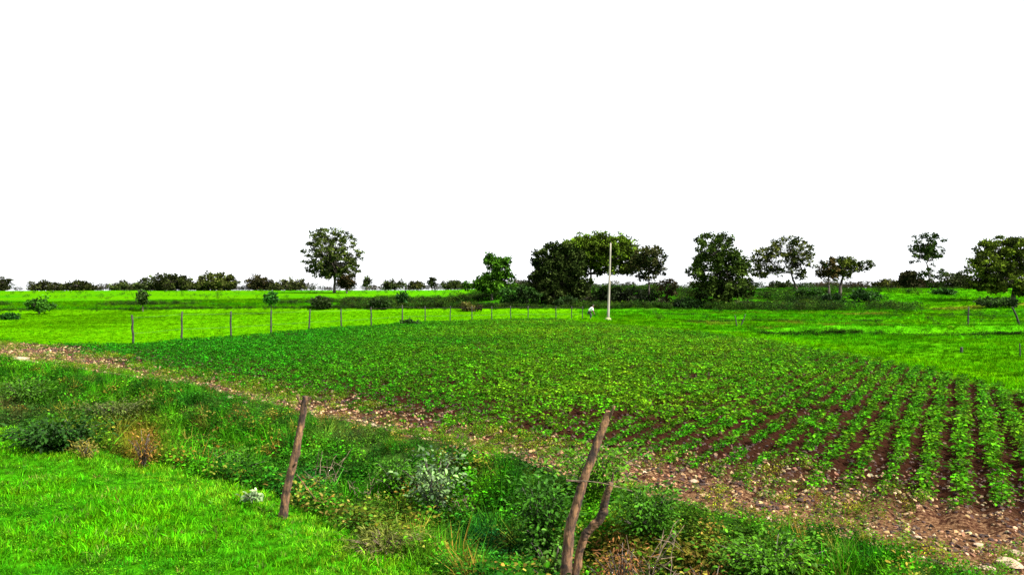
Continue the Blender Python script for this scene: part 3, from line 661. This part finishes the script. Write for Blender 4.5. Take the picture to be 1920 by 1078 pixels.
def stake(name, label, Y, pts, r0, r1, mat=M_STAKE):
    p = np.array([at(a, b, Y) for a, b in pts]); g = H(p[0][0], Y); base = np.array([p[0][0], Y, g]); p[0] = base - [0, 0, .1]
    mb = MB(); t = np.linspace(0, len(p) - 1, 4 * (len(p) - 1) + 1); q = np.stack([np.interp(t, np.arange(len(p)), p[:, k]) for k in range(3)], 1)
    tube(mb, q - base, np.linspace(r0, r1, len(q)), 8, rough=.08); o = link(name, mb.mesh(name, True), mat); o.location = base
    return tag(o, label, 'post')
stake('wooden_stake', 'single upright dark stake in the right-hand meadow above the drain', 56, [(1815, 609), (1816, 577)], .06, .055)
stake('leaning_stake', 'dark stake leaning left at the right edge of the photo above the drain', 56, [(1912, 609), (1906, 594), (1898, 577)], .07, .055)
stake('broken_stump', 'short broken brown stump in the grass right of the crop field', 32, [(1806, 680), (1802, 667), (1803, 652)], .07, .05)
stake('thin_stake', 'thin bent stick at the right edge below the drain', 30, [(1918, 700), (1913, 672), (1912, 645)], .03, .018)
stake('short_stake', 'small thin stick pair left of the right meadow, left stick', 54, [(1382, 610), (1378, 592)], .04, .03)
stake('short_stake', 'small thin stick pair left of the right meadow, right leaning stick', 54.5, [(1388, 610), (1398, 590)], .04, .03)

# foreground branch posts
def gnarled(pts, rads, base, mb, sides=22, seed=0):
    r = np.random.default_rng(seed); p = np.asarray(pts, float); t = np.linspace(0, len(p) - 1, 90)
    q = np.stack([np.interp(t, np.arange(len(p)), p[:, k]) for k in range(3)], 1)
    ker = np.array([1, 2, 3, 2, 1]) / 9.
    for k in range(3): q[2:-2, k] = np.convolve(q[:, k], ker, 'valid')
    q[1:-1] += .004 * np.cumsum(r.normal(0, .35, (88, 3)), 0) * np.sin(np.linspace(0, np.pi, 88))[:, None]
    rr = np.interp(t, np.arange(len(p)), rads); th = np.arange(sides)
    prof = np.ones((90, sides))
    for j in range(7):                                  # long ridges, knots
        c = r.integers(0, sides) + np.cumsum(r.normal(0, .12, 90)); a = r.uniform(-.20, .2)
        dd = (th[None] - c[:, None] + sides / 2) % sides - sides / 2; prof += a * np.exp(-(dd / 1.6) ** 2)
    for j in range(9):
        c, h, a = r.integers(0, sides), r.integers(4, 86), r.uniform(-.25, .45)
        dd = (th[None] - c + sides / 2) % sides - sides / 2; prof += a * np.exp(-(dd / 2.2) ** 2 - ((np.arange(90)[:, None] - h) / 2.5) ** 2)
    prof += r.normal(0, .06, prof.shape)
    tt = unit(np.gradient(q, axis=0)); a_ = unit(np.cross(tt, [.1, .99, 0])); b_ = np.cross(tt, a_); an = th / sides * 2 * np.pi
    v = q[:, None] + (rr[:, None] * prof)[..., None] * (a_[:, None] * np.cos(an)[None, :, None] + b_[:, None] * np.sin(an)[None, :, None])
    f = []
    for i in range(89):
        for j in range(sides):
            s0 = i * sides + j; s1 = i * sides + (j + 1) % sides; f += [[s0, s1, s1 + sides], [s0, s1 + sides, s0 + sides]]
    v = np.vstack([v.reshape(-1, 3), q[-1] + tt[-1] * rr[-1] * .3]); e = 89 * sides; f += [[e + j, e + (j + 1) % sides, 90 * sides] for j in range(sides)]
    mb.add(v - base, f)
def post(name, label, pts, rads, Y, seed):
    p = [at(a, b, Y + dy) for a, b, dy in pts]; g = H(p[0][0], p[0][1]); base = np.array([p[0][0], p[0][1], min(g, p[0][2])])
    root = empty(name, base); tag(root, label, 'fence post'); mb = MB(); gnarled(p, rads, base, mb, seed=seed)
    link('stem', mb.mesh('stem', True), M_POST, root); return root, base
r1, b1 = post('crooked_post', 'crooked bark-covered branch post in the verge, left of the two in front', [(528, 1035, 0), (531, 985, 0), (536, 925, 0), (549, 865, 0), (562, 805, 0), (569, 765, 0), (573, 744, 0)],
              [.042, .039, .036, .034, .031, .029, .027], 7.9, 1)
for (a, b, c, d_) in [((566, 770), (583, 745), .018, .008), ((545, 880), (556, 868), .016, .009), ((556, 890), (590, 935), .006, .004), ((566, 760), (556, 742), .014, .008)]:
    mb = MB(); tube(mb, np.linspace(at(*a, 7.9), at(*b, 7.85), 5) - b1, np.linspace(c, d_, 5), 7, rough=.1); link('twig', mb.mesh('twig', True), M_POST, r1)
r2, b2 = post('forked_post', 'thick leaning branch post at the bottom centre-right with a second prop against it', [(1056, 1120, 0), (1062, 1065, 0), (1070, 1000, 0), (1086, 935, 0), (1103, 880, 0), (1122, 825, 0), (1142, 772, 0)],
              [.041, .039, .037, .034, .031, .030, .027], 6.3, 2)
mb = MB(); gnarled([at(1074, 1100, 6.35), at(1086, 1040, 6.35), at(1100, 1000, 6.33), at(1127, 972, 6.3), at(1136, 935, 6.28), at(1146, 905, 6.25)], [.028, .028, .029, .031, .028, .020], b2, mb, seed=3)
link('branch_prop', mb.mesh('branch_prop', True), M_POST, r2)
for (a, b, c, d_) in [((1140, 790), (1152, 762), .016, .009), ((1092, 905), (1062, 900), .012, .006), ((1146, 908), (1150, 888), .012, .005)]:
    mb = MB(); tube(mb, np.linspace(at(*a, 6.3), at(*b, 6.25), 5) - b2, np.linspace(c, d_, 5), 7, rough=.1); link('twig', mb.mesh('twig', True), M_POST, r2)
mb = MB(); tube(mb, bez(at(1062, 903, 6.2), at(1120, 898, 6.2), at(1186, 922, 6.15), 9) - b2, np.linspace(.006, .003, 9), 6, rough=.1); link('tie_twig', mb.mesh('tie_twig', True), M_TWIG, r2)

# ------------------------------------------------------------------ plants one can single out near the camera
def bush(name, label, px, pb, ptp, hw, col, n=420, L=.07, cat='bush', mat=None, droop=0., Yd=None, stems=9, dk=None, grass=False, ratio=.55, twc=None):
    twc = twc or (M_BARK if cat in ('bush', 'shrub', 'weed', 'plant') else M_TWIG)
    n = int(n * (2.2 if cat == 'bush' else 1.3)); X, Y = onground(px, pb) if Yd is None else ((px - 960) / F * Yd, Yd)
    g = H(X, Y); h = EYE - (ptp - 540) / F * Y - g; wd = hw / F * Y; base = np.array([X, Y, g]); root = empty(name, base); tag(root, label, cat)
    r = np.random.default_rng(int(px * 7 + pb)); sb = MB(); lb = MB(); tips = []
    for i in range(stems):
        a = r.uniform(0, 6.28); o = np.array([math.cos(a), math.sin(a), 0]) * wd * r.uniform(.25, 1)
        e = o + [0, 0, h * r.uniform(.5, .86) * (1 - .3 * np.linalg.norm(o) / wd)]; q = bez([0, 0, -.03], [o[0] * .3, o[1] * .3, e[2] * .7], e, 8)
        tube(sb, q, np.linspace(.009, .003, 8), 5, r=r); tips.append(q)
    q = np.array(tips)[r.integers(0, stems, n), np.clip((8 * r.random(n) ** .7).astype(int), 1, 7)]
    p = q + r.normal(size=(n, 3)) * [wd * .22, wd * .22, h * .10]; p[:, 2] = np.clip(p[:, 2], .02, None)
    out = unit(p * [1, 1, 0] + r.normal(size=(n, 3)) * .05); ax = out + np.stack([0 * p[:, 0], 0 * p[:, 0], r.normal(.15 - droop, .45, n)], 1) + rdir(n, r) * .4
    l = L * r.uniform(.55, 1.25, n); v, f = leaves(p, ax, unit(rdir(n, r) * .5 + [0, 0, 1]), l, l * ratio, True)
    dk = dk or tuple(c * .4 for c in col); mf = r.random(n)[:, None] ** 1.2
    col = tuple(min(.6, c * 1.35) for c in col) if cat == 'bush' else col
    cc_ = np.repeat(np.asarray(dk) * (1 - mf) + np.asarray(col) * mf, 7, 0); lb.add(v, f, cc_)
    link('stems', sb.mesh('stems', True), twc, root); link('foliage', lb.mesh('foliage'), mat or M_SHRUB, root)
    return root
bush('silvery_shrub', 'silvery grey-green broad-leaved shrub in the ditch between the two front posts', 815, 975, 798, 62, (.17, .30, .08), 600, .07, 'shrub', M_PALE, stems=16, dk=(.015, .04, .015), ratio=.58)
bush('ditch_bush', 'dark green bush in the ditch behind and left of the thick leaning post', 1015, 1000, 850, 78, (.035, .13, .006), 1100, .06, Yd=8.3, stems=22)
bush('ditch_bush', 'bright green leafy bush right behind the thick leaning post', 1120, 930, 800, 80, (.08, .22, .006), 900, .055, Yd=9.4, stems=20)
bush('ditch_bush', 'dark green bush right of the thick leaning post', 1215, 1010, 885, 70, (.045, .15, .006), 900, .055, Yd=8.2, stems=18)
bush('ditch_bush', 'light green leafy bush at the bottom, furthest right of the ditch bushes', 1450, 1078, 985, 110, (.07, .21, .006), 1200, .05, Yd=7.2, stems=24)
bush('ditch_bush', 'dense mid green bush on the bank just left of the silvery shrub', 740, 930, 835, 60, (.05, .16, .006), 650, .05, stems=16)
bush('ditch_bush', 'dark low bush at the far left above the bright verge grass', 100, 845, 775, 90, (.02, .07, .006), 1100, .075, stems=24)
bush('ditch_bush', 'olive green bush at the left edge on top of the ditch bank', 40, 760, 700, 70, (.05, .14, .006), 900, .08, stems=20)
bush('ditch_bush', 'brownish green bush halfway up the left ditch bank', 210, 800, 735, 75, (.08, .11, .02), 900, .07, stems=20)
bush('ditch_bush', 'green bush in the ditch just left of the crooked post', 430, 900, 815, 70, (.05, .16, .006), 800, .05, stems=20)
bush('pale_weed', 'low weed with pale cream leaves in the ditch left of the crooked post', 462, 900, 868, 20, (.36, .36, .18), 70, .07, 'weed', M_PALE, stems=6, dk=(.10, .15, .04))
bush('pale_weed', 'low weed with pale green leaves nearer the crooked post base', 478, 945, 915, 22, (.35, .45, .2), 70, .07, 'weed', M_PALE, stems=6, dk=(.08, .16, .05))
bush('dry_weed', 'orange-brown withered weed on the ditch edge at left', 268, 880, 780, 28, (.30, .16, .025), 420, .05, 'weed', M_SHRUB, stems=18, dk=(.10, .05, .015), ratio=.3)
bush('dry_weed', 'yellow straw-coloured weed beside the orange-brown one', 160, 860, 815, 26, (.26, .22, .03), 320, .06, 'weed', M_SHRUB, stems=14, dk=(.10, .09, .02), ratio=.25)
bush('dry_weed', 'reddish brown dead weed at the foot of the thick leaning post', 1165, 1085, 985, 75, (.30, .13, .035), 700, .05, 'weed', M_SHRUB, Yd=7.0, stems=26, dk=(.07, .03, .012), ratio=.3)
bush('dry_weed', 'rusty dead weed at the bottom edge right of the thick leaning post', 1335, 1085, 1010, 55, (.28, .13, .03), 500, .05, 'weed', M_SHRUB, Yd=6.9, stems=20, dk=(.08, .035, .012), ratio=.3)
bush('fern_spray', 'flat bright green leafy spray left of the thick leaning post', 1035, 1030, 965, 50, (.08, .20, .02), 300, .055, 'plant', M_SHRUB, Yd=7.3, stems=10, droop=.3)
bush('straw_clump', 'yellow-green seeding grass clump at the bottom between the two posts', 720, 1060, 985, 80, (.17, .19, .03), 900, .08, 'grass clump', M_SHRUB, Yd=7.0, stems=30, dk=(.06, .08, .012), ratio=.14)

def twigs(name, label, px, pb, ptp, hw, n=12, Yd=None, mat=M_TWIG):
    X, Y = onground(px, pb) if Yd is None else ((px - 960) / F * Yd, Yd)
    g = H(X, Y); h = EYE - (ptp - 540) / F * Y - g; wd = hw / F * Y; r = np.random.default_rng(int(px)); mb = MB()
    for i in range(n):
        s_ = r.normal(size=3) * [wd * .3, wd * .3, 0]; a = r.uniform(0, 6.28); e = s_ + [math.cos(a) * wd, math.sin(a) * wd, h * r.uniform(.3, 1)]
        q = bez(s_, (s_ + e) / 2 + [0, 0, h * .3], e, 8) + r.normal(0, .008, (8, 3)); tube(mb, q, np.linspace(.006, .002, 8), 5, r=r)
        for k in (3, 5):
            e2 = q[k] + r.normal(size=3) * [wd * .3, wd * .3, h * .2]; tube(mb, np.linspace(q[k], e2, 4), np.linspace(.005, .002, 4), 4, r=r)
    o = link(name, mb.mesh(name, True), mat); o.location = (X, Y, g); return tag(o, label, 'dead branches')
twigs('dead_brush', 'tangle of pale dead twigs in the ditch right of the crooked post', 605, 930, 845, 45, 12)
twigs('dead_brush', 'arched bare stems round a dark hollow left of the silvery shrub', 690, 950, 890, 28, 9)
twigs('dead_brush', 'bare straw-coloured stalks right of the silvery shrub', 872, 985, 920, 22, 8)
twigs('dead_brush', 'fallen grey branches lying right of the thick leaning post at the bottom', 1215, 1050, 985, 90, 16, 7.1)

# pale stones on the bare strip
M_STONE = plain('pale_stone', (.27, .19, .12), .9, .45, 20)
import bmesh
stones = [(1890, 1062, .11, 'largest pale flat stone in the bottom right corner of the bare strip'), (1852, 1072, .08, 'pale stone left of the largest one in the bottom right corner'),
          (1905, 1040, .07, 'pale stone just above the largest one in the bottom right corner'), (1720, 1010, .045, 'greyish stone in the bare strip at lower right'),
          (1835, 1025, .05, 'upright pinkish stone in the bare strip near the lower right corner'), (430, 748, .10, 'whitish stone on the bare strip left of the crooked post'),
          (455, 756, .09, 'pale stone beside the whitish one left of the crooked post'), (700, 800, .08, 'pale stone in the bare strip right of the crooked post'),
          (960, 850, .06, 'pinkish stone in the bare patch left of the thick leaning post'), (1300, 905, .06, 'pale stone in the bare patch right of the thick leaning post'),
          (40, 678, .25, 'long pale slab lying on the grass at far left'), (1440, 975, .05, 'tan stone in the bare strip above the light green bush')]
for i, (px, py, sz, lab) in enumerate(stones):
    X, Y = onground(px, py); b = bmesh.new(); bmesh.ops.create_icosphere(b, subdivisions=2, radius=sz); r = np.random.default_rng(i)
    for v in b.verts: v.co = v.co * r.uniform(.62, 1.05); v.co.z *= .5; v.co.x *= 1.25
    me = bpy.data.meshes.new('stone'); b.to_mesh(me); b.free(); o = link('stone', me, M_STONE); o.location = (X, Y, H(X, Y) + sz * .15); o.rotation_euler.z = r.uniform(0, 3)
    tag(o, lab, 'stone', 'loose stones on the bare soil')

# ------------------------------------------------------------------ person far off by the fence end
def skin(name, verts, edg, rads, mat, parent, sub=2):
    me = bpy.data.meshes.new(name); me.from_pydata([tuple(v) for v in verts], edg, []); o = link(name, me, mat, parent)
    md = o.modifiers.new('skin', 'SKIN'); sk = me.skin_vertices[0].data
    for i, q in enumerate(rads): sk[i].radius = (q, q) if not hasattr(q, '__len__') else q
    sk[0].use_root = True
    s_ = o.modifiers.new('smooth', 'SUBSURF'); s_.levels = sub; s_.render_levels = sub
    return o
Y = 65.0; b_ = at(1107, 600, Y); g = H(b_[0], Y); pr = empty('person', (b_[0], Y, g)); tag(pr, 'person in a white shirt and dark trousers stooping beside the far end of the fence', 'person')
hip = (-.12, 0, .62); ch = (.10, 0, .92); nk = (.17, 0, 1.0); hd = (.24, 0, 1.10)
skn = plain('brown_skin', (.16, .08, .05), .6)
body = skin('body', [hip, (0, 0, .78), ch, nk, (.21, 0, 1.05), (.25, 0, 1.13), (-.10, .09, .56), (.10, .10, .36), (-.02, .10, .06), (.10, .10, .03), (-.10, -.09, .56), (.06, -.10, .34), (-.06, -.10, .06), (.06, -.10, .03),
              (.14, .17, .92), (.22, .20, .68), (.30, .16, .50), (.33, .15, .44), (.14, -.17, .92), (.22, -.20, .68), (.30, -.16, .50), (.33, -.15, .44)],
     [(0, 1), (1, 2), (2, 3), (3, 4), (4, 5), (0, 6), (6, 7), (7, 8), (8, 9), (0, 10), (10, 11), (11, 12), (12, 13), (2, 14), (14, 15), (15, 16), (16, 17), (2, 18), (18, 19), (19, 20), (20, 21)],
     [.11, .11, .12, .05, .075, .07, .08, .055, .035, .03, .08, .055, .035, .03, .05, .04, .028, .03, .05, .04, .028, .03], skn, pr)
skin('shirt', [(-.10, 0, .66), (0, 0, .78), ch, (.15, 0, .98), (.14, .17, .92), (.21, .20, .72), (.14, -.17, .92), (.21, -.20, .72)], [(0, 1), (1, 2), (2, 3), (2, 4), (4, 5), (2, 6), (6, 7)],
     [(.15, .14), (.145, .15), (.15, .16), .08, .068, .056, .068, .056], plain('white_cloth', (.8, .8, .78), .8, .05), pr)
skin('trousers', [(-.12, 0, .62), (-.10, .09, .55), (.10, .10, .36), (-.01, .10, .12), (-.10, -.09, .55), (.06, -.10, .34), (-.05, -.10, .12)], [(0, 1), (1, 2), (2, 3), (0, 4), (4, 5), (5, 6)],
     [.135, .10, .075, .055, .10, .075, .055], plain('dark_cloth', (.02, .02, .025), .8, .1), pr)
mb = MB(); hv = bmesh.new(); bmesh.ops.create_icosphere(hv, subdivisions=2, radius=.085)
for v in hv.verts: v.co.z = v.co.z * 1.05 if v.co.z > -.02 else v.co.z * .3
me = bpy.data.meshes.new('hair'); hv.to_mesh(me); hv.free(); ho = link('hair', me, plain('black_hair', (.012, .01, .009), .6, .1), pr); ho.location = (.235, 0, 1.13)
